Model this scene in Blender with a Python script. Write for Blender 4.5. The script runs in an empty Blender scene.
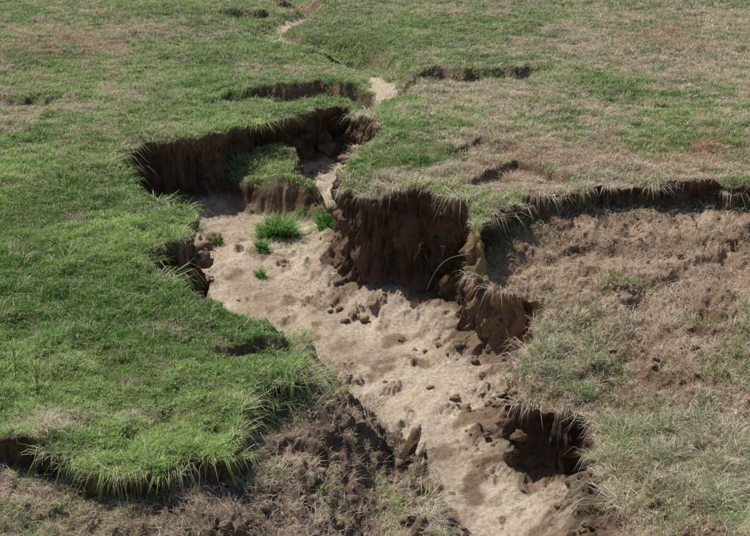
import bpy, math, time
import numpy as np
from mathutils import Vector
rng=np.random.default_rng(7)
# ------------------------------------------------------------------ noise
def _h(ix,iy,iz,seed):
    h=(ix.astype(np.uint32)*np.uint32(374761393)+iy.astype(np.uint32)*np.uint32(668265263)+iz.astype(np.uint32)*np.uint32(2246822519)+np.uint32(seed*1013904223&0xffffffff))
    h=(h^(h>>np.uint32(13)))*np.uint32(1274126177)
    h=h^(h>>np.uint32(16))
    return (h&np.uint32(0xffffff)).astype(np.float32)/np.float32(0xffffff)
def n2(x,y,seed=0):
    fx=np.floor(x);fy=np.floor(y);ix=fx.astype(np.int32);iy=fy.astype(np.int32)
    tx=(x-fx).astype(np.float32);ty=(y-fy).astype(np.float32)
    tx=tx*tx*(3-2*tx);ty=ty*ty*(3-2*ty);z=np.zeros_like(ix)
    a=_h(ix,iy,z,seed);b=_h(ix+1,iy,z,seed);c=_h(ix,iy+1,z,seed);d=_h(ix+1,iy+1,z,seed)
    return (a+(b-a)*tx)*(1-ty)+(c+(d-c)*tx)*ty-0.5
def n3(x,y,z,seed=0):
    fx=np.floor(x);fy=np.floor(y);fz=np.floor(z)
    ix=fx.astype(np.int32);iy=fy.astype(np.int32);iz=fz.astype(np.int32)
    tx=(x-fx).astype(np.float32);ty=(y-fy).astype(np.float32);tz=(z-fz).astype(np.float32)
    tx=tx*tx*(3-2*tx);ty=ty*ty*(3-2*ty);tz=tz*tz*(3-2*tz)
    r=0
    for dz in (0,1):
        a=_h(ix,iy,iz+dz,seed);b=_h(ix+1,iy,iz+dz,seed);c=_h(ix,iy+1,iz+dz,seed);d=_h(ix+1,iy+1,iz+dz,seed)
        v=(a+(b-a)*tx)*(1-ty)+(c+(d-c)*tx)*ty
        r=r+v*(tz if dz else 1-tz)
    return r-0.5
def rot(x,y,k):
    a=.6*k+.5;return x*math.cos(a)-y*math.sin(a),x*math.sin(a)+y*math.cos(a)
def f2(x,y,o=3,seed=0):
    s=0;a=1.0
    for k in range(o):
        u,v=rot(x,y,k);s=s+a*n2(u*2.03**k+17.3*k,v*2.03**k-9.1*k,seed+k);a*=.5
    return s
def f3(x,y,z,o=3,seed=0):
    s=0;a=1.0
    for k in range(o):
        u,v=rot(x,y,k);s=s+a*n3(u*2.03**k+17.3*k,v*2.03**k-9.1*k,z*2**k+3.3*k,seed+k);a*=.5
    return s
def ss(a,b,x):
    t=np.clip((x-a)/(b-a),0,1);return t*t*(3-2*t)
def mix(a,b,t): return a+(b-a)*t
# ------------------------------------------------------------------ survey
CAM=np.array([0.,0.,6.]);PITCH=math.radians(19);FPX=1154.
FW=np.array([0,math.cos(PITCH),-math.sin(PITCH)]);UP=np.array([0,math.sin(PITCH),math.cos(PITCH)]);RT=np.array([1.,0,0])
def h0(x,y):
    return (0.30*ss(-0.8,1.4,x)*ss(60,24,y)+0.045*np.maximum(x-3,0)+0.30*f2(x*.13+5,y*.09,2,3)*ss(8,25,y)
            +0.05*f2(x*.6,y*.5,2,9)+0.05*np.maximum(y-90,0))
def ray(u,v): return FW+(u-375)/FPX*RT+(268-v)/FPX*UP
def P(u,v,z=None):
    d=ray(u,v);zz=0.0 if z is None else z
    for _ in range(8):
        t=(zz-CAM[2])/d[2];p=CAM+t*d
        if z is not None: break
        zz=float(h0(np.array([p[0]]),np.array([p[1]]))[0])
    return (p[0],p[1])
def PL(lst): return [P(*q) if len(q)<4 else (q[0],q[1]) for q in lst]
W=lambda x,y:(x,y,0,0)
class Field:
    def __init__(s,pts,x0,x1,y0,y1,st,closed=True,D=None):
        s.x0,s.y0,s.st=x0,y0,st
        X,Y=np.meshgrid(np.arange(x0,x1,st),np.arange(y0,y1,st));s.sh=X.shape
        if D is not None: s.D=D(X,Y);return
        pts=np.array(pts);n=len(pts);D=np.full(X.shape,1e9);ins=np.zeros(X.shape,bool)
        for i in range(n if closed else n-1):
            a=pts[i];b=pts[(i+1)%n];e=b-a;L=max(e@e,1e-9)
            t=np.clip(((X-a[0])*e[0]+(Y-a[1])*e[1])/L,0,1)
            D=np.minimum(D,(X-a[0]-t*e[0])**2+(Y-a[1]-t*e[1])**2)
            if closed and a[1]!=b[1]:
                c=((a[1]>Y)!=(b[1]>Y))&(X<(b[0]-a[0])*(Y-a[1])/(b[1]-a[1])+a[0]);ins^=c
        D=np.sqrt(D);s.D=np.where(ins,D,-D) if closed else D
    def __call__(s,x,y):
        gx=np.clip((x-s.x0)/s.st,0,s.sh[1]-1.001);gy=np.clip((y-s.y0)/s.st,0,s.sh[0]-1.001)
        i=gx.astype(int);j=gy.astype(int);a=gx-i;b=gy-j;D=s.D
        return (D[j,i]*(1-a)+D[j,i+1]*a)*(1-b)+(D[j+1,i]*(1-a)+D[j+1,i+1]*a)*b
    def grad(s,x,y,e=.06):
        gx=s(x+e,y)-s(x-e,y);gy=s(x,y+e)-s(x,y-e);l=np.sqrt(gx*gx+gy*gy)+1e-6;return gx/l,gy/l
Gp=PL([(255,318),(225,302),(195,287),(165,274),(149,263),(147,250),(160,240),(186,238),(193,220),(182,206),(165,198),(140,184),(119,176),(112,166),(117,152),(135,142),(165,136),(200,134),(240,121),(290,105),(338,92),
 (360,99),(378,113),(383,123),(372,134),(356,146),(345,157),(341,170),(349,184),(365,190),(400,187),(440,190),(470,198),(478,226,0),(473,245,-.4),(479,262,-.6),(477,276,-.7),(500,287,-.72),(519,297,-.75),(543,300,-.8),(540,322,-.85),(524,345,-.95),(516,372,-1.05),(522,400,-1.1),(560,409,-1.1),(598,404,-1.05),(604,430,-1),(604,470,-1),(616,520,-1),(630,570,-1),W(2.6,7),W(2.8,1),W(.6,1),W(.65,8),
 (440,600,-1.6),(428,520,-1.6),(410,480,-1.6),(395,457,-1.6),(370,439,-1.55),(340,416,-1.5),(312,396,-1.5)])
G=Field(Gp,-12,14,0,45,.05)
Rp=PL([(474,236,0),(480,213,.3),(500,206),(530,198),(560,191),(620,187),(680,181),(750,184),(900,195),W(16,19),W(16,0),W(1.5,0),W(.5,12)])
R=Field(Rp,-12,14,0,45,.05)
Lp=PL([(262,322),(285,330),(303,343),(306,358),(292,376),(262,388),(232,398),(236,430),(218,456),(160,472),(110,466),(50,442),(0,438),(-90,436),W(-9,11),W(-9,0),W(1.5,0),W(1.5,14),W(0,17),W(-1.2,16.2)])
Lf=Field(Lp,-12,14,0,45,.05)
SLp=PL([(225,150,-.8),(245,140,-.8),(275,140,-.8),(300,155,-.8),(326,172,-.8),(325,182,-.9),(290,178,-.9),(255,176,-.9),(228,170,-.9)])
SL=Field(SLp,-12,14,0,45,.05)
SP=[(500,222,-.15),(560,214,-.22),(650,212,-.25),(740,216,-.22),(820,222,-.2),(487,262,-.6),(500,282,-.7),(519,295,-.75),(600,260,-.45),(700,275,-.5),(543,299,-.8),(540,322,-.85),(524,345,-.95),(516,372,-1.05),(522,400,-1.1),(560,409,-1.1),(598,404,-1.05),(604,430,-1),(604,470,-1),(616,520,-1),(700,450,-.85),(745,350,-.65),(740,520,-.8),(660,330,-.7),(560,360,-.95),(900,400,-.5)]
SPw=[(*P(*s),s[2]) for s in SP]
def idw(X,Y):
    n=0;d=0
    for a,b,z in SPw:
        w=1/((X-a)**2+(Y-b)**2+.08)**1.5;n=n+w*z;d=d+w
    return n/d
BH=Field(None,-2,14,0,30,.1,D=idw)
CHp=PL([(383,124,-.6),(386,100,-.4),(377,82,-.4),(366,68,-.3),(335,52,-.3),(285,46,-.3),(270,36,-.3),(290,26,-.3),(318,16,-.3),(300,4,-.3),(300,-15,-.3)])
CH=Field(CHp,-20,20,20,90,.08,closed=False)
def scarp(h,x,y,line,d,L=1.6,seed=0,e=.25,tp=1.6,am=.9,tr=None):
    p=np.array(PL(line));p=p[np.argsort(p[:,0])];tr=tp if tr is None else tr
    ys=np.interp(x,p[:,0],p[:,1])+am*f2(x*.9,x*0+seed,4,seed)
    win=ss(p[0,0]-.5,p[0,0]+tp,x)*ss(p[-1,0]+.5,p[-1,0]-tr,x)*(1+.9*f2(x*.8,x*0,3,seed+60))
    t=ys-y
    return h-d*win*ss(0,e,t)*np.exp(-np.maximum(t,0)/L)
def height(x,y):
    h=h0(x,y)
    nA=f2(x*.9,y*.9,2,21);nB=f2(x*3.1,y*3.1,3,31);nC=f2(x*1.7,y*1.7,2,35)
    h=scarp(h,x,y,[(185,104),(215,96),(260,86),(320,79),(376,80)],.50,3.5,1,.5,2.5,.9,.3)
    h=scarp(h,x,y,[(392,76),(425,68),(500,67),(600,69)],.42,3.5,2,.5,.6,1.1,3.5)
    h=scarp(h,x,y,[(300,51),(385,47)],.5,3.,3,.5)
    h=scarp(h,x,y,[(215,11),(290,9)],.55,4.,4,.6)
    h=scarp(h,x,y,[(270,-3),(335,-2)],1.,4.,5,.6)
    h=scarp(h,x,y,[(-60,98),(20,92),(60,95),(115,101)],.42,3,6,.6,1.5,1.3,3)
    h=scarp(h,x,y,[(430,152),(480,136),(520,146),(560,160)],.3,1.5,7,.4,1.)
    h=scarp(h,x,y,[(470,176),(520,160),(570,172)],.35,1.,11,.3,.8)
    h=scarp(h,x,y,[(228,345),(262,335),(310,338)],.25,.6,8,.12,.3,.3)
    dc=CH(x,y)+.25*nA+.12*nB
    h=h-.5*ss(1.1,.25,dc)
    sR=R(x,y)+.25*nA+.26*nB+.15*nC
    tR=BH(x,y)+.10*f2(x*.8,y*.8,3,44)+.07*nB
    h=mix(h,np.minimum(h,tR),.82*ss(0,.18,sR)+.18*ss(.1,.8,sR))
    h=scarp(h,x,y,[(620,285,-.5),(680,262,-.45),(760,226,-.3)],.24,.9,13,.25,.6,.6)
    h=scarp(h,x,y,[(515,258,-.5),(570,245,-.4),(640,238,-.3)],.12,.6,14,.2,.6,.6)
    sG0=G(x,y)
    sL=Lf(x,y)+.22*nA+.34*nB+.12*nC
    tL=-.45-.55*ss(.1,2.,sL)*ss(-4.5,-1,x)-.6*ss(-1.6,0,sG0)*ss(.2,1.2,sL)+.16*nC+.08*nB
    h=mix(h,np.minimum(h,tL),.78*ss(0,.15,sL)+.22*ss(.1,.8,sL))
    sg=sG0+.10*nA+.24*nB+.08*nC
    soft=ss(1.4,2.2,x)*ss(14.3,13.2,y)
    vs=np.clip(.5+1.2*f2(x*.5,y*.5,2,57),0,1)
    D=2.2-.35*ss(21,26,y)-.25*ss(26,31,y)
    fl=-D+.12*f2(x*.8,y*.6,3,51)+.06*f2(x*3.5,y*3.5,3,52)
    tal=(.09+.16*vs)+.25*soft
    p=(1-tal)*ss(0,.2+.16*vs+.25*soft,sg)+tal*ss(.1,.9+.4*vs+.3*soft,sg)
    h=h-.08*ss(-.45,.05,sg)
    h=mix(h,np.minimum(h,fl),p)
    ssl=SL(x,y)+.25*nA+.2*nB+.15*nC
    h=np.maximum(h,mix(h,-.95+.4*nA+.2*nC+.05*nB+.3*ss(27,30,y)-.25*ss(.5,0,ssl),ss(-.28,.12,ssl)))
    return h,sg,sR,sL,ssl,dc
def blob(x,y,u,v,ru,rv,z=None):
    c=P(u,v,z);r=P(u+ru,v,z);a=P(u,v-rv,z);b=P(u,v+rv,z)
    rx=abs(r[0]-c[0]);ry=abs(a[1]-b[1])/2
    return np.exp(-(((x-c[0])/rx)**2+((y-c[1])/ry)**2)*.9)
def c3(*a): return np.array(a,np.float32)
def lerpc(A,B,t): return A+(B-A)*t[...,None]
# ------------------------------------------------------------------ full surface (position, masks)
class O: pass
def full(x,y):
    o=O();h,sg,sR,sL,ssl,dc=height(x,y)
    gx,gy=G.grad(x,y)
    wall=ss(.02,.1,sg)*ss(.55,.25,sg);under=ss(.02,.12,sg)*ss(.6,.2,sg)
    det=f3(x*4.5,y*4.5,h*3.2,4,71);det2=f3(x*12,y*12,h*9,3,73);flu=f3(x*2.6,y*2.6,h*.6,3,75)
    strata=f3(x*.5,y*.5,h*7,2,79)
    push=under*(.17+.30*det+.34*flu+.15*det2+.16*strata)
    rx,ry=R.grad(x,y);pr=ss(.02,.09,sR)*ss(.5,.18,sR)*(1-ss(-.1,.05,sg))*(.22+.35*det+.12*det2)
    lx,ly=Lf.grad(x,y);pl=ss(.02,.08,sL)*ss(.4,.15,sL)*(1-ss(-.1,.05,sg))*(.15+.3*det+.1*det2)
    floor=ss(.22,.5,sg)*(1-ss(-.3,-.1,ssl))
    Rm=ss(.05,.4,sR)*(1-ss(0,.1,sg));Lm=ss(.03,.2,sL)*(1-ss(0,.1,sg))
    lump=f3(x*4.5,y*4.5,h*4.5,4,81);fine=f2(x*14,y*14,2,85);ridg=1-2*np.abs(f2(x*2.3,y*2.3,3,88))
    fM=f2(x*2.2,y*1.6,3,111)
    rub=floor*np.clip(ss(1.0,.3,sg)+ss(.15,.4,fM),0,1)
    Z=h+Rm*(.15*lump+.05*fine+.08*(ridg-.5))+Lm*(.13*lump+.04*fine)+floor*(.02*fine+.04*lump)+rub*(.11*lump+.05*fine+.03*det2)+wall*.06*det
    Z=Z+(1-Rm)*(1-Lm)*(1-ss(0,.1,sg))*(.05*fine+.12*f2(x*2.8,y*2.8,2,91))
    o.x,o.y,o.h,o.sg,o.sR,o.sL,o.ssl,o.dc,o.strata=x,y,h,sg,sR,sL,ssl,dc,strata
    o.X=x-gx*push-rx*pr-lx*pl;o.Y=y-gy*push-ry*pr-ly*pl;o.Z=Z
    o.gx,o.gy,o.rx,o.ry,o.lx,o.ly=gx,gy,rx,ry,lx,ly
    o.floor,o.Rm,o.Lm,o.lump,o.fM,o.rub,o.fine=floor,Rm,Lm,lump,fM,rub,fine
    return o
def masks(o,steep):
    x,y=o.x,o.y;fM=o.fM;o.fN=f2(x*.55,y*.35,3,101);o.fF=f2(x*7,y*5,2,121)
    straw=0*x
    for (u,v,ru,rv,s) in [(40,40,100,16,.85),(160,30,70,10,.4),(25,112,60,18,1.),(130,95,45,8,.6),(300,68,60,6,.4),(490,92,65,14,.8),(455,140,60,14,.5),(400,180,75,14,1.2),(520,160,60,36,1.),(650,168,130,18,.95),(690,60,90,40,.55),(700,18,90,15,.8),(600,100,110,30,.45),(560,50,70,15,.35),(410,105,40,12,.4),(740,110,60,30,.5),(60,360,22,9,.45),(180,330,30,8,.3),(120,420,50,9,.3),(20,430,60,12,.4)]:
        straw=straw+s*blob(x,y,u,v,ru,rv)
    for (u,v,ru,rv,s) in [(625,88,35,14,.7),(415,158,60,10,.7),(400,125,40,9,.6),(690,100,40,8,.5),(430,30,150,12,.2),(560,120,40,10,.3),(250,50,120,10,.2)]:
        straw=straw-s*blob(x,y,u,v,ru,rv)
    farb=.2*ss(24,42,y)+.2*ss(1,4,x)*ss(18,24,y)
    o.straw=np.clip(straw+farb+1.2*fM*ss(.0,.3,straw+farb)+.6*o.fN*ss(18,28,y)+.5*o.fF*ss(.05,.3,straw+farb),0,1)
    o.bare=ss(.10,.28,fM+o.fN*.4-.22+.25*o.straw)*.6
    o.slg=ss(-.1,.1,o.ssl)*(1-steep)
    straw=o.straw
    tone=f3(x*1.7,y*1.7,o.h*4,5,141)
    col=np.ones(x.shape+(3,),np.float32)*c3(.13,.145,.055)
    col=lerpc(col,c3(.38,.29,.215),np.clip(straw*.9+o.bare,0,1))
    soil=lerpc(np.ones_like(col)*c3(.23,.145,.09),c3(.52,.37,.255),np.clip(.5+1.2*tone,0,1))
    lsoil=lerpc(np.ones_like(col)*c3(.22,.15,.10),c3(.42,.31,.22),np.clip(.5+1.1*tone,0,1))
    col=lerpc(col,soil,o.Rm);col=lerpc(col,lsoil,o.Lm)
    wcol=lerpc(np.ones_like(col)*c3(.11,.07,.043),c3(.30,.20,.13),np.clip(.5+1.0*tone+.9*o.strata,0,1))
    wcol=lerpc(wcol,c3(.50,.32,.19),ss(1.4,1.8,x)*ss(19.8,19.,y)*ss(16.8,17.6,y)*.85)  # sunlit look of the right-hand wall block painted in as lighter orange
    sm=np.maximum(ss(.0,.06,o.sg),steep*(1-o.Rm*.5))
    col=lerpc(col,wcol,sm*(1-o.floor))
    sand=lerpc(np.ones_like(col)*c3(.45,.335,.235),c3(.70,.58,.44),np.clip(.65+.9*f2(x*1.3,y*.9,4,151),0,1))
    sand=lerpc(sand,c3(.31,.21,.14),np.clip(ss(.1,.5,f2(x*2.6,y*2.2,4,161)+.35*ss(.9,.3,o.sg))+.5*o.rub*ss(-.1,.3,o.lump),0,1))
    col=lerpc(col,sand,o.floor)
    patch=np.clip(blob(x,y,375,82,18,20)*1.6+blob(x,y,275,38,16,9)*1.8+blob(x,y,308,15,26,8)*1.8,0,1)
    o.path=ss(.5+.3*ss(38,55,y),.2+.3*ss(38,55,y),o.dc)*(1-ss(-.2,.1,o.sg))*ss(.15,.5,patch+.5*fM)
    col=lerpc(col,c3(.60,.49,.37),o.path)
    col=lerpc(col,c3(.12,.12,.05),np.clip(o.slg,0,1))
    return col
# ------------------------------------------------------------------ sheet with refined steep cells
C0=3.;AM=.37
og=AM+np.geomspace(.004,3.,45)
a1=np.concatenate([-og[::-1],np.linspace(-AM,AM,1000),og])
y1=np.concatenate([np.linspace(1,7.9,40),np.geomspace(8,78,800),np.geomspace(78.3,900,60)])
NCt=len(a1);NRt=len(y1)
Aall,Yall=np.meshgrid(a1,y1)
o=full(Aall*(Yall+C0),Yall)
X,Y,Z=o.X,o.Y,o.Z
def grad(A): return np.gradient(A,axis=0),np.gradient(A,axis=1)
Xj,Xi=grad(X);Yj,Yi=grad(Y);Zj,Zi=grad(Z)
nx=Yi*Zj-Zi*Yj;ny=Zi*Xj-Xi*Zj;nz=Xi*Yj-Yi*Xj
nl=np.sqrt(nx*nx+ny*ny+nz*nz)+1e-12
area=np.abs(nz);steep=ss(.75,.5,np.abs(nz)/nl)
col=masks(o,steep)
V=np.stack([X,Y,Z],-1).reshape(-1,3);CV=col.reshape(-1,3)
hm=[o.Z[:-1,:-1],o.Z[1:,:-1],o.Z[:-1,1:],o.Z[1:,1:]]
rel=np.maximum.reduce(hm)-np.minimum.reduce(hm)
ref=(rel>.0035*np.maximum(Yall[:-1,:-1],9))&(Yall[:-1,:-1]>6)&(Yall[:-1,:-1]<45)&(np.abs(Aall[:-1,:-1])<.42)
ref[1:-1,1:-1]|=ref[:-2,1:-1]|ref[2:,1:-1]|ref[1:-1,:-2]|ref[1:-1,2:]
K=4
rj,ri=np.nonzero(ref)
sj,si=np.meshgrid(np.arange(K+1),np.arange(K+1),indexing='ij')
LJ=(rj[:,None,None]*K+sj);LI=(ri[:,None,None]*K+si);WID=NCt*K+1
key=(LJ.astype(np.int64)*WID+LI)
uk,inv=np.unique(key.ravel(),return_inverse=True);inv=inv.reshape(key.shape)
uj=uk//WID;ui=uk%WID
fj=uj/K;fi=ui/K;j0=np.minimum(fj.astype(int),NRt-2);i0=np.minimum(fi.astype(int),NCt-2);bj=fj-j0;bi=fi-i0
aa=a1[i0]*(1-bi)+a1[i0+1]*bi;yy=y1[j0]*(1-bj)+y1[j0+1]*bj
q=full(aa*(yy+C0),yy)
def bl(A):
    return (A[j0,i0]*(1-bi)+A[j0,i0+1]*bi)*(1-bj)+(A[j0+1,i0]*(1-bi)+A[j0+1,i0+1]*bi)*bj
cq=masks(q,bl(steep))
VQ=np.stack([q.X,q.Y,q.Z],-1)
refp=np.pad(ref,1)
onj=(uj%K==0);oni=(ui%K==0);cj=(uj//K).astype(int);ci=(ui//K).astype(int)
def R_(j,i): return refp[np.clip(j+1,0,refp.shape[0]-1),np.clip(i+1,0,refp.shape[1]-1)]
bad=(onj&~oni&~(R_(cj,ci)&R_(cj-1,ci)))|(oni&~onj&~(R_(cj,ci)&R_(cj,ci-1)))|(oni&onj)
lin=np.stack([bl(X),bl(Y),bl(Z)],-1)
VQ[bad]=lin[bad]
base=len(V)
idx=np.arange(NRt*NCt).reshape(NRt,NCt)
F1=np.stack([idx[:-1,:-1],idx[:-1,1:],idx[1:,1:],idx[1:,:-1]],-1)[~ref]
gid=np.where(onj&oni,cj*NCt+ci,base+np.arange(len(uk)))
iv=gid[inv]
F2=np.stack([iv[:,:-1,:-1],iv[:,:-1,1:],iv[:,1:,1:],iv[:,1:,:-1]],-1).reshape(-1,4)
V=np.concatenate([V,VQ]);CV=np.concatenate([CV,cq]);F=np.concatenate([F1.reshape(-1,4),F2])
# ------------------------------------------------------------------ scatter densities (coarse grid)
x,y=o.x,o.y;sg,sR,sL,ssl,dc=o.sg,o.sR,o.sL,o.ssl,o.dc;Rm,Lm,floor,fM,fF,rub,straw=o.Rm,o.Lm,o.floor,o.fM,o.fF,o.rub,o.straw
red=np.clip(sum(blob(x,y,*b) for b in [(665,38,45,12),(715,150,45,16),(640,150,50,12),(60,45,70,14),(520,160,40,20)])*(.6+1.2*fM),0,1)
tall=np.clip(blob(x,y,705,485,75,55,-1.)+.7*blob(x,y,660,430,50,22,-1.)+blob(x,y,556,355,36,32,-.9)+.4*blob(x,y,600,332,30,14,-.9),0,1)*Rm
low=Rm*ss(2.2,3.6,sR)
thin=Rm*ss(.15,.45,f2(x*1.1,y*1.1,3,131)+.25*blob(x,y,690,300,80,40,-.6)+.15*blob(x,y,640,170,100,20)+.12*low)
base_g=(1-Rm)*(1-Lm)*(1-ss(-.02,.06,sg))*(1-steep)*(1-o.path)
slg=o.slg
green_d=np.clip(base_g*(1-straw*.8)*(1-o.bare*.6)+slg*.9+tall*.65*(1-steep)+thin*.3*(1-steep)+.2*Lm*ss(.15,.35,fM+.2)*(1-steep)+.8*Lm*blob(x,y,20,540,60,16,-.6)+.5*Lm*blob(x,y,265,370,40,18,-.5),0,1)
straw_d=np.clip(base_g*(straw*1.2+.10)+tall*.7*(1-steep)+.25*slg+Lm*.15*(1-steep)+Rm*.12*(1-steep)+low*.2*np.clip(.6+1.5*fM,0,1.5)*(1-steep),0,1)
lit_d=np.clip(Rm*(.40+.8*fM+.5*fF)*(1-.6*steep)+Lm*(.42+.7*fM+.5*blob(x,y,320,405,40,12,-1.3)+.4*ss(-1,-3,x))*(1-steep)+base_g*straw*.4+.5*ss(-.15,-.02,sg)*(1-ss(.0,.1,sg))+floor*.9*(blob(x,y,320,280,35,16,-2.)+.4*blob(x,y,215,245,25,15,-1.9)),0,1)
# ------------------------------------------------------------------ mesh helpers
SC=bpy.context.scene.collection
def mk(name,V,F,k,mat,colr=None,smooth=False):
    me=bpy.data.meshes.new(name);V=np.ascontiguousarray(V,np.float32);F=np.ascontiguousarray(F,np.int32)
    me.vertices.add(len(V));me.vertices.foreach_set("co",V.ravel())
    me.loops.add(F.size);me.loops.foreach_set("vertex_index",F.ravel())
    n=F.size//k;me.polygons.add(n);me.polygons.foreach_set("loop_start",np.arange(n,dtype=np.int32)*k)
    me.polygons.foreach_set("loop_total",np.full(n,k,np.int32))
    if smooth: me.polygons.foreach_set("use_smooth",np.ones(n,bool))
    if colr is not None:
        a=me.attributes.new("tint",'FLOAT_COLOR','POINT')
        c=np.ones((len(V),4),np.float32);c[:,:3]=colr;a.data.foreach_set("color",c.ravel())
    me.update(calc_edges=True);me.materials.append(mat)
    ob=bpy.data.objects.new(name,me);SC.objects.link(ob);return ob
def soil_mat():
    m=bpy.data.materials.new("soil");m.use_nodes=True;nt=m.node_tree;N=nt.nodes;L=nt.links
    b=N["Principled BSDF"];b.inputs["Roughness"].default_value=.95;b.inputs["Specular IOR Level"].default_value=.15
    at=N.new("ShaderNodeAttribute");at.attribute_name="tint"
    tc=N.new("ShaderNodeTexCoord")
    n1=N.new("ShaderNodeTexNoise");n1.inputs["Scale"].default_value=16;n1.inputs["Detail"].default_value=7;n1.inputs["Roughness"].default_value=.78
    L.new(tc.outputs["Object"],n1.inputs["Vector"])
    mr=N.new("ShaderNodeMapRange");mr.inputs[1].default_value=.3;mr.inputs[2].default_value=.7;mr.inputs[3].default_value=.5;mr.inputs[4].default_value=1.35
    L.new(n1.outputs[0],mr.inputs[0])
    vm=N.new("ShaderNodeVectorMath");vm.operation='SCALE';L.new(at.outputs["Color"],vm.inputs[0]);L.new(mr.outputs[0],vm.inputs["Scale"])
    L.new(vm.outputs[0],b.inputs["Base Color"])
    bp=N.new("ShaderNodeBump");bp.inputs["Strength"].default_value=1.;bp.inputs["Distance"].default_value=.06
    L.new(n1.outputs[0],bp.inputs["Height"]);L.new(bp.outputs[0],b.inputs["Normal"])
    return m
def blade_mat(name,tr):
    m=bpy.data.materials.new(name);m.use_nodes=True;nt=m.node_tree;N=nt.nodes;L=nt.links
    N.remove(N["Principled BSDF"]);b=N.new("ShaderNodeBsdfDiffuse")
    at=N.new("ShaderNodeAttribute");at.attribute_name="tint"
    L.new(at.outputs["Color"],b.inputs[0])
    t=N.new("ShaderNodeBsdfTranslucent");L.new(at.outputs["Color"],t.inputs[0])
    mx=N.new("ShaderNodeMixShader");mx.inputs[0].default_value=tr
    L.new(b.outputs[0],mx.inputs[1]);L.new(t.outputs[0],mx.inputs[2]);L.new(mx.outputs[0],N["Material Output"].inputs[0])
    return m
MS=soil_mat();MG=blade_mat("grass_blade",.4);MD=blade_mat("straw_blade",.25)
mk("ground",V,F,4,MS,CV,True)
# ------------------------------------------------------------------ scatter
def sample(dens,n0,expo,amax=.355,ymax=76):
    ok=(np.abs(Aall)<amax)&(Yall<ymax)&(Yall>8)
    lod=np.minimum(1,(11/np.maximum(Yall,11)))**expo
    wt=(area*dens*lod*ok)[:-1,:-1].ravel()
    n=int(n0*wt.sum());c=np.cumsum(wt);r=rng.random(n)*c[-1]
    k_=np.minimum(np.searchsorted(c,r),len(wt)-1);j=k_//(NCt-1);i=k_%(NCt-1)
    a=rng.random(n);b=rng.random(n)
    def it(A): return (A[j,i]*(1-a)+A[j,i+1]*a)*(1-b)+(A[j+1,i]*(1-a)+A[j+1,i+1]*a)*b
    return n,it
def blades(p,hgt,wid,lean,colr,flat=0.,leandir=None,droop=None):
    n=len(p);ph=rng.random(n)*2*np.pi;la=rng.random(n)*2*np.pi
    wv=np.stack([np.cos(ph),np.sin(ph),0*ph],1)*wid[:,None]*.5
    ld=np.stack([np.cos(la),np.sin(la),0*la],1)
    if leandir is not None: ld=ld+leandir
    ld=ld*(lean*hgt)[:,None]
    upv=np.zeros((n,3));upv[:,2]=hgt*(1-flat)
    if droop is not None:
        ld=(np.stack([np.cos(la),np.sin(la),0*la],1)*.9+leandir)*hgt[:,None]
        mid=p+ld*.45+upv*.3;tip=p+ld*.75;tip[:,2]-=droop*hgt
    else:
        mid=p+upv*.55+ld*.35;tip=p+upv*(1-.25*np.minimum(lean,1.5))[:,None]+ld
    b0=p.copy();b0[:,2]-=.012
    Vv=np.stack([b0-wv,b0+wv,mid+wv*.8,mid-wv*.8,tip],1).reshape(-1,3)
    of=(np.arange(n)*5)[:,None]
    Ff=np.concatenate([of+[0,1,2],of+[0,2,3],of+[3,2,4]],1).reshape(-1,3)
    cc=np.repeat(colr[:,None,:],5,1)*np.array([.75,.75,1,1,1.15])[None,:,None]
    return Vv,Ff,cc.reshape(-1,3)
def greencol(n,it,px,py):
    r=rng.random(n);pn=np.clip(.5+1.4*f2(px*.45,py*.35,3,201)+1.*f2(px*2.2,py*1.7,3,205),0,1)
    a=c3(.155,.30,.07);b=c3(.40,.57,.18)
    c=a+(b-a)*pn[:,None]
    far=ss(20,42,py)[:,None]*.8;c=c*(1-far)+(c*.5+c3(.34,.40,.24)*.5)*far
    c=c*(.6+.8*r[:,None])
    rt=ss(.5,3,px)[:,None]*.4;c=c*(1-rt)+(c*.6+c3(.31,.35,.20)*.4)*rt
    tl=it(tall)[:,None];c=c*(1-tl)+c3(.29,.36,.18)*(.7+.6*r[:,None])*tl
    dry=rng.random(n)<.10;c[dry]=c3(.62,.53,.37)*(.7+.5*r[dry,None])
    return c
def strawcol(n,it):
    r=rng.random(n)[:,None];c=c3(.50,.39,.28)+(c3(.88,.77,.63)-c3(.50,.39,.28))*r
    rd=(it(red)*(.5+rng.random(n)))[:,None];c=c*(1-np.clip(rd,0,1))+c3(.60,.36,.25)*np.clip(rd,0,1);return c
def tufty(px,py): return np.clip(.75+1.4*f2(px*3.4,py*3.4,2,211)+.7*f2(px*.8,py*.8,2,215),.3,2.)
def cat(*L):
    Vs=[];Fs=[];Cs=[];of=0
    for v,f,c in L: Vs.append(v);Fs.append(f+of);Cs.append(c);of+=len(v)
    return np.concatenate(Vs),np.concatenate(Fs),np.concatenate(Cs)
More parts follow.
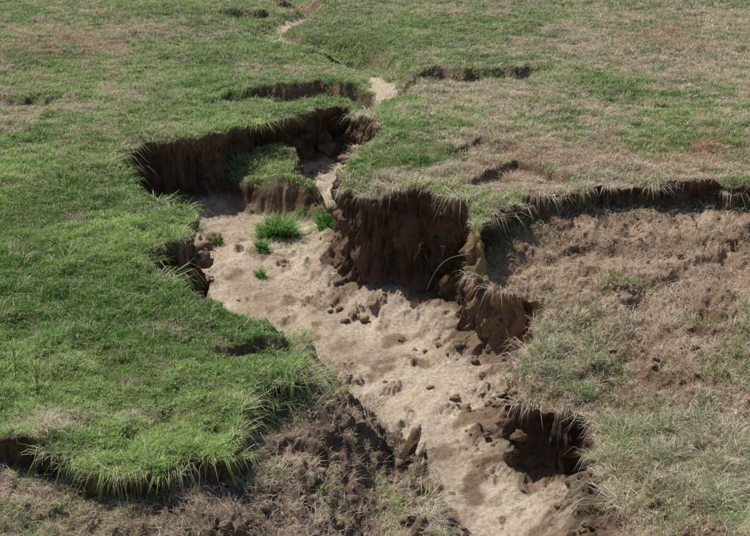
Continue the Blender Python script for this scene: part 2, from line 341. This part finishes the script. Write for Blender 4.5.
def tussocks(dens,n0,expo,m,r,L,isgreen,out=None,ymax=60):
    n,it=sample(dens,n0,expo,ymax=ymax)
    cx,cy,cz=it(X),it(Y),it(Z);s=(.5+.9*rng.random(n))
    rep=lambda a:np.repeat(a,m,axis=0)
    a=rng.random(n*m)*6.283;rr=rep(s)*r*np.sqrt(rng.random(n*m))
    p=np.stack([rep(cx)+rr*np.cos(a),rep(cy)+rr*np.sin(a),rep(cz)-.01],1)
    ld=np.stack([np.cos(a),np.sin(a),0*a],1)*.9*(rr/r)[:,None]
    if out is not None:
        g=np.stack([it(out[0]),it(out[1]),0*cx],1);g/=np.linalg.norm(g,axis=1,keepdims=True)+1e-4;ld=ld+rep(g)*.8
    lod=(np.maximum(p[:,1],11)/11)**.8
    hg=L*rep(s)*(.5+.8*rng.random(n*m));wd=.006*lod*(.7+.6*rng.random(n*m))
    def itr(A): return rep(it(A))
    N=n*m;gc=greencol(N,itr,p[:,0],p[:,1]);sc_=strawcol(N,itr)
    pick=rng.random(N)<rep(isgreen(n,it,cx,cy))
    c=np.where(pick[:,None],gc,sc_*.95)
    if out is not None: return blades(p,hg,wd,.8+0*hg,c,leandir=ld,droop=-.5+1.3*rng.random(N))
    return blades(p,hg,wd,.35+.6*rng.random(N),c,leandir=ld*.8)
n,it=sample(green_d,5500,1.75)
px,py,pz=it(X),it(Y),it(Z);p=np.stack([px,py,pz],1);tl=it(tall)
lodw=(np.maximum(py,11)/11)**.85
hg=(.085*tufty(px,py)*(.6+.8*rng.random(n)))*(1+1.2*tl)*(1+.35*ss(15,40,py))
wd=.0085*lodw*(.7+.6*rng.random(n))
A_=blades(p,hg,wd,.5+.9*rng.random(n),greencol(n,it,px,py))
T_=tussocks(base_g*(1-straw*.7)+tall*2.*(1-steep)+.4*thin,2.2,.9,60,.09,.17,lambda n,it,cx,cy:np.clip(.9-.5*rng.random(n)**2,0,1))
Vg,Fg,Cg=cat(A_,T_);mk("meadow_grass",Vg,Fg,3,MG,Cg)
n,it=sample(straw_d,3600,1.75)
px,py,pz=it(X),it(Y),it(Z);p=np.stack([px,py,pz],1);tl=it(tall);lodw=(np.maximum(py,11)/11)**.85
hg=.12*tufty(px,py)*(.5+.9*rng.random(n))*(1+.7*tl);wd=.0065*lodw*(.7+.6*rng.random(n))
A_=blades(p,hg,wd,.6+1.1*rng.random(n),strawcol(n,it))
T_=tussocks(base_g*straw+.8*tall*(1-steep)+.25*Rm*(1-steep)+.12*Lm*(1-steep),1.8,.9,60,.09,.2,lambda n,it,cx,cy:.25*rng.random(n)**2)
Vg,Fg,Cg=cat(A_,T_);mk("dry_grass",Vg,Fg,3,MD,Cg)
n,it=sample(lit_d,1500,1.6)
px,py,pz=it(X),it(Y),it(Z)+.012;p=np.stack([px,py,pz],1);lodw=(np.maximum(py,11)/11)**.8
hg=.14*(.4+1.0*rng.random(n));wd=.005*lodw*(.7+.6*rng.random(n))
Vg,Fg,Cg=blades(p,hg,wd,.9+.3*rng.random(n),strawcol(n,it)*(.65+.4*rng.random(n))[:,None],flat=.75)
mk("straw_litter",Vg,Fg,3,MD,Cg)
rg=ss(-.2,-.05,sg)*ss(.08,.03,sg);rl=ss(-.15,-.02,sL)*ss(.1,.04,sL)*(sg<0);rr=ss(-.15,-.02,sR)*ss(.14,.05,sR)*(sg<0)
rim=np.clip(rg+rl+rr,0,1)*np.clip(.35+2.2*f2(x*1.8,y*1.8,3,301),0.03,1.3);dxr=rg*o.gx+rl*o.lx+rr*o.rx;dyr=rg*o.gy+rl*o.ly+rr*o.ry
n,it=sample(rim*(Yall<45),3500,1.5)
px,py,pz=it(X),it(Y),it(Z);p=np.stack([px,py,pz],1);lodw=(np.maximum(py,11)/11)**.8
gi=np.stack([it(dxr),it(dyr),0*px],1);gi/=np.linalg.norm(gi,axis=1,keepdims=True)+1e-4
hg=.15*(.3+1.1*rng.random(n))*np.clip(.7+1.6*f2(px*2.5,py*2.5,3,305),.3,1.8);wd=.006*lodw*(.7+.6*rng.random(n))
leftb=ss(.0,-1.0,px);isg=(rng.random(n)<(.12+.5*leftb))[:,None]
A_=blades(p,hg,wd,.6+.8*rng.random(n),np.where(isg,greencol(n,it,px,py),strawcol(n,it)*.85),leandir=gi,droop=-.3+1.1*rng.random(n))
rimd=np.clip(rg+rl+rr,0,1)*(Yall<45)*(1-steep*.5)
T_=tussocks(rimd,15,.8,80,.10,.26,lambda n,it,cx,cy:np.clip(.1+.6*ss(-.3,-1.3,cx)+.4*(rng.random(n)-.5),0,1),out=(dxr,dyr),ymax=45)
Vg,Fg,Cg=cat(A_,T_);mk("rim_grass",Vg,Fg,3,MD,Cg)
# ------------------------------------------------------------------ surface lookup
def surf(u,v):
    d=ray(u,v);t=np.linspace(8,70,3000);qq=CAM+t[:,None]*d
    hh=height(qq[:,0],qq[:,1])[0];k=np.argmax(qq[:,2]<hh);return qq[k,0],qq[k,1],hh[k]
import bmesh
bm=bmesh.new();bmesh.ops.create_icosphere(bm,subdivisions=3,radius=1)
IV=np.array([v.co[:] for v in bm.verts]);IF=np.array([[v.index for v in f.verts] for f in bm.faces]);bm.free()
VS=[];FS=[];CS=[];cnt=0
def clod(x_,y_,z_,r,c):
    global cnt
    s=rng.integers(1,9999);sc=np.array([1,.6+.4*rng.random(),.45+.3*rng.random()])*r
    f=1+1.1*f3(IV[:,0]*1.3+s,IV[:,1]*1.3,IV[:,2]*1.3,4,5)
    v=IV*f[:,None];v=np.round(v*2.2)/2.2*.4+v*.6;v=v*sc
    a=rng.random()*6.28;R2=np.array([[math.cos(a),-math.sin(a),0],[math.sin(a),math.cos(a),0],[0,0,1]])
    VS.append(v@R2.T+[x_,y_,z_+r*.12]);FS.append(IF+cnt);cnt+=len(IV);CS.append(np.ones((len(IV),3))*c)
for (u,v,r) in [(466,412,.15),(455,398,.08),(284,264,.16),(198,262,.24),(206,250,.18),(215,238,.15),(440,347,.08),(401,341,.09),(352,316,.1),(345,322,.08),(415,350,.06),(520,440,.12),(488,405,.08),(430,388,.05),(340,283,.12),(330,150,.3),(345,160,.22),(395,470,.15),(340,310,.09),(365,322,.10),(330,312,.06),(460,345,.12),(475,362,.08),(448,356,.05),(500,425,.07),(486,436,.06),(512,452,.1)]:
    s_=surf(u,v);clod(s_[0],s_[1],s_[2],r,c3(.33,.235,.16)*(.7+.5*rng.random()))
n,it=sample(np.clip(rub*.9+Rm*.5+Lm*.5,0,1),60,1.2)
qx,qy,qz=it(X),it(Y),it(Z)
for i in range(min(n,1900)): clod(qx[i],qy[i],qz[i],.01+.04*rng.random()**4*(1+qy[i]/30),c3(.38,.275,.19)*(.7+.6*rng.random()))
mk("soil_clods",np.concatenate(VS),np.concatenate(FS),3,MS,np.concatenate(CS),False)
def weed(u,v,r,n,hh,w=.014,c=c3(.22,.40,.11),nm="weed_plant"):
    s_=surf(u,v);a=rng.random(n)*6.28;rr=r*np.sqrt(rng.random(n))*(.7+.5*np.sin(a*2+u))
    x_=s_[0]+rr*np.cos(a);y_=s_[1]+rr*np.sin(a);z_=np.clip(height(x_,y_)[0],s_[2]-.12,s_[2]+.12)
    p=np.stack([x_,y_,z_],1);hg=hh*(.4+.8*rng.random(n))*(1.1-.6*(rr/r)**2)*np.clip(.9+1.4*f2(x_*9,y_*9,2,77),.4,1.5)
    ld=np.stack([np.cos(a),np.sin(a),0*a],1)*.6*(rr/r)[:,None]
    Vv,Ff,Cc=blades(p,hg,np.full(n,w),.4+.9*rng.random(n),c*(.5+.9*rng.random(n))[:,None],leandir=ld)
    mk(nm,Vv,Ff,3,MG,Cc)
weed(278,236,.40,900,.45,.022);weed(325,224,.32,550,.36,.022);weed(262,250,.24,300,.2,.018);weed(261,277,.17,220,.16);weed(216,243,.15,150,.15)
def tube(pts,r0,r1,sg_=5):
    pts=np.array(pts);n=len(pts);V=[];F=[]
    for i in range(n):
        d=pts[min(i+1,n-1)]-pts[max(i-1,0)];d/=np.linalg.norm(d)+1e-9
        s=np.cross(d,[.3,.2,.9]);s/=np.linalg.norm(s)+1e-9;t=np.cross(d,s);r=r0+(r1-r0)*i/(n-1)
        for k_ in range(sg_):
            a=2*np.pi*k_/sg_;V.append(pts[i]+r*(math.cos(a)*s+math.sin(a)*t))
    for i in range(n-1):
        for k_ in range(sg_):
            k2=(k_+1)%sg_;F.append([i*sg_+k_,i*sg_+k2,(i+1)*sg_+k2,(i+1)*sg_+k_])
    return np.array(V),np.array(F)
def tubes(name,lst,c):
    Vs=[];Fs=[];of=0
    for pts,r0,r1 in lst:
        v,f=tube(pts,r0,r1);Vs.append(v);Fs.append(f+of);of+=len(v)
    Vs=np.concatenate(Vs);mk(name,Vs,np.concatenate(Fs),4,MS,np.ones((len(Vs),3))*c,True)
def stalk(u,v,hh,nb):
    s0=np.array(surf(u,v));L=[]
    top=s0+[.05,.02,hh];main=[s0+(top-s0)*t+[.02*math.sin(5*t),0,0] for t in np.linspace(0,1,8)];L.append((main,.006,.003))
    for b in range(nb):
        t=.35+.6*b/nb;s=s0+(top-s0)*t;a=rng.random()*6.28;l=.12+.1*rng.random()
        L.append(([s+np.array([math.cos(a)*l*k_,math.sin(a)*l*k_,l*k_*1.2]) for k_ in np.linspace(0,1,4)],.004,.002))
    return L
tubes("dead_weed",stalk(36,400,.45,8),c3(.24,.17,.11))
tubes("dead_weed",stalk(14,380,.4,6),c3(.24,.17,.11))
L=[]
for (u,v,n_) in [(440,255,3),(300,115,6),(270,125,5),(170,145,4),(590,240,9)]:
    for k_ in range(n_):
        s0=np.array(surf(u+rng.normal()*18,v+rng.normal()*3));a=rng.random()*6.28;l=.15+.3*rng.random()
        d=np.array([math.cos(a)*.5,-.35-.3*rng.random(),0])
        L.append(([s0+[0,0,.05]+d*l*t+np.array([.03*math.sin(7*t+a),0,.12*t-l*.9*t*t]) for t in np.linspace(0,1,7)],.004,.002))
s0=np.array(surf(470,262));L.append(([s0+np.array([-.75*t,-.15*t-.1,.12-.05*t-.55*t**4]) for t in np.linspace(0,1,12)],.009,.005))
tubes("exposed_roots",L,c3(.42,.33,.24))
# ------------------------------------------------------------------ light, camera
az=math.radians(-50);el=math.radians(56)
sv=Vector((math.sin(az)*math.cos(el),math.cos(az)*math.cos(el),math.sin(el)))
sd=bpy.data.lights.new("sun","SUN");sd.energy=5;sd.angle=math.radians(.5);sd.color=(1,.96,.9)
so=bpy.data.objects.new("sun",sd);SC.objects.link(so);so.rotation_euler=sv.to_track_quat('Z','Y').to_euler()
wd_=bpy.data.worlds.new("World");bpy.context.scene.world=wd_;wd_.use_nodes=True
nt=wd_.node_tree;sk=nt.nodes.new("ShaderNodeTexSky");sk.sky_type='NISHITA';sk.sun_disc=False
sk.sun_elevation=el;sk.sun_rotation=az;nt.links.new(sk.outputs[0],nt.nodes["Background"].inputs[0]);nt.nodes["Background"].inputs[1].default_value=.08
cd=bpy.data.cameras.new("camera");co=bpy.data.objects.new("camera",cd);SC.objects.link(co)
co.location=CAM;co.rotation_euler=(math.pi/2-PITCH,0,0);cd.sensor_width=36;cd.lens=FPX/750*36;cd.clip_end=3000;cd.clip_start=.1
bpy.context.scene.camera=co
sc=bpy.context.scene;sc.view_settings.view_transform='Standard';sc.view_settings.look='None';sc.view_settings.exposure=0
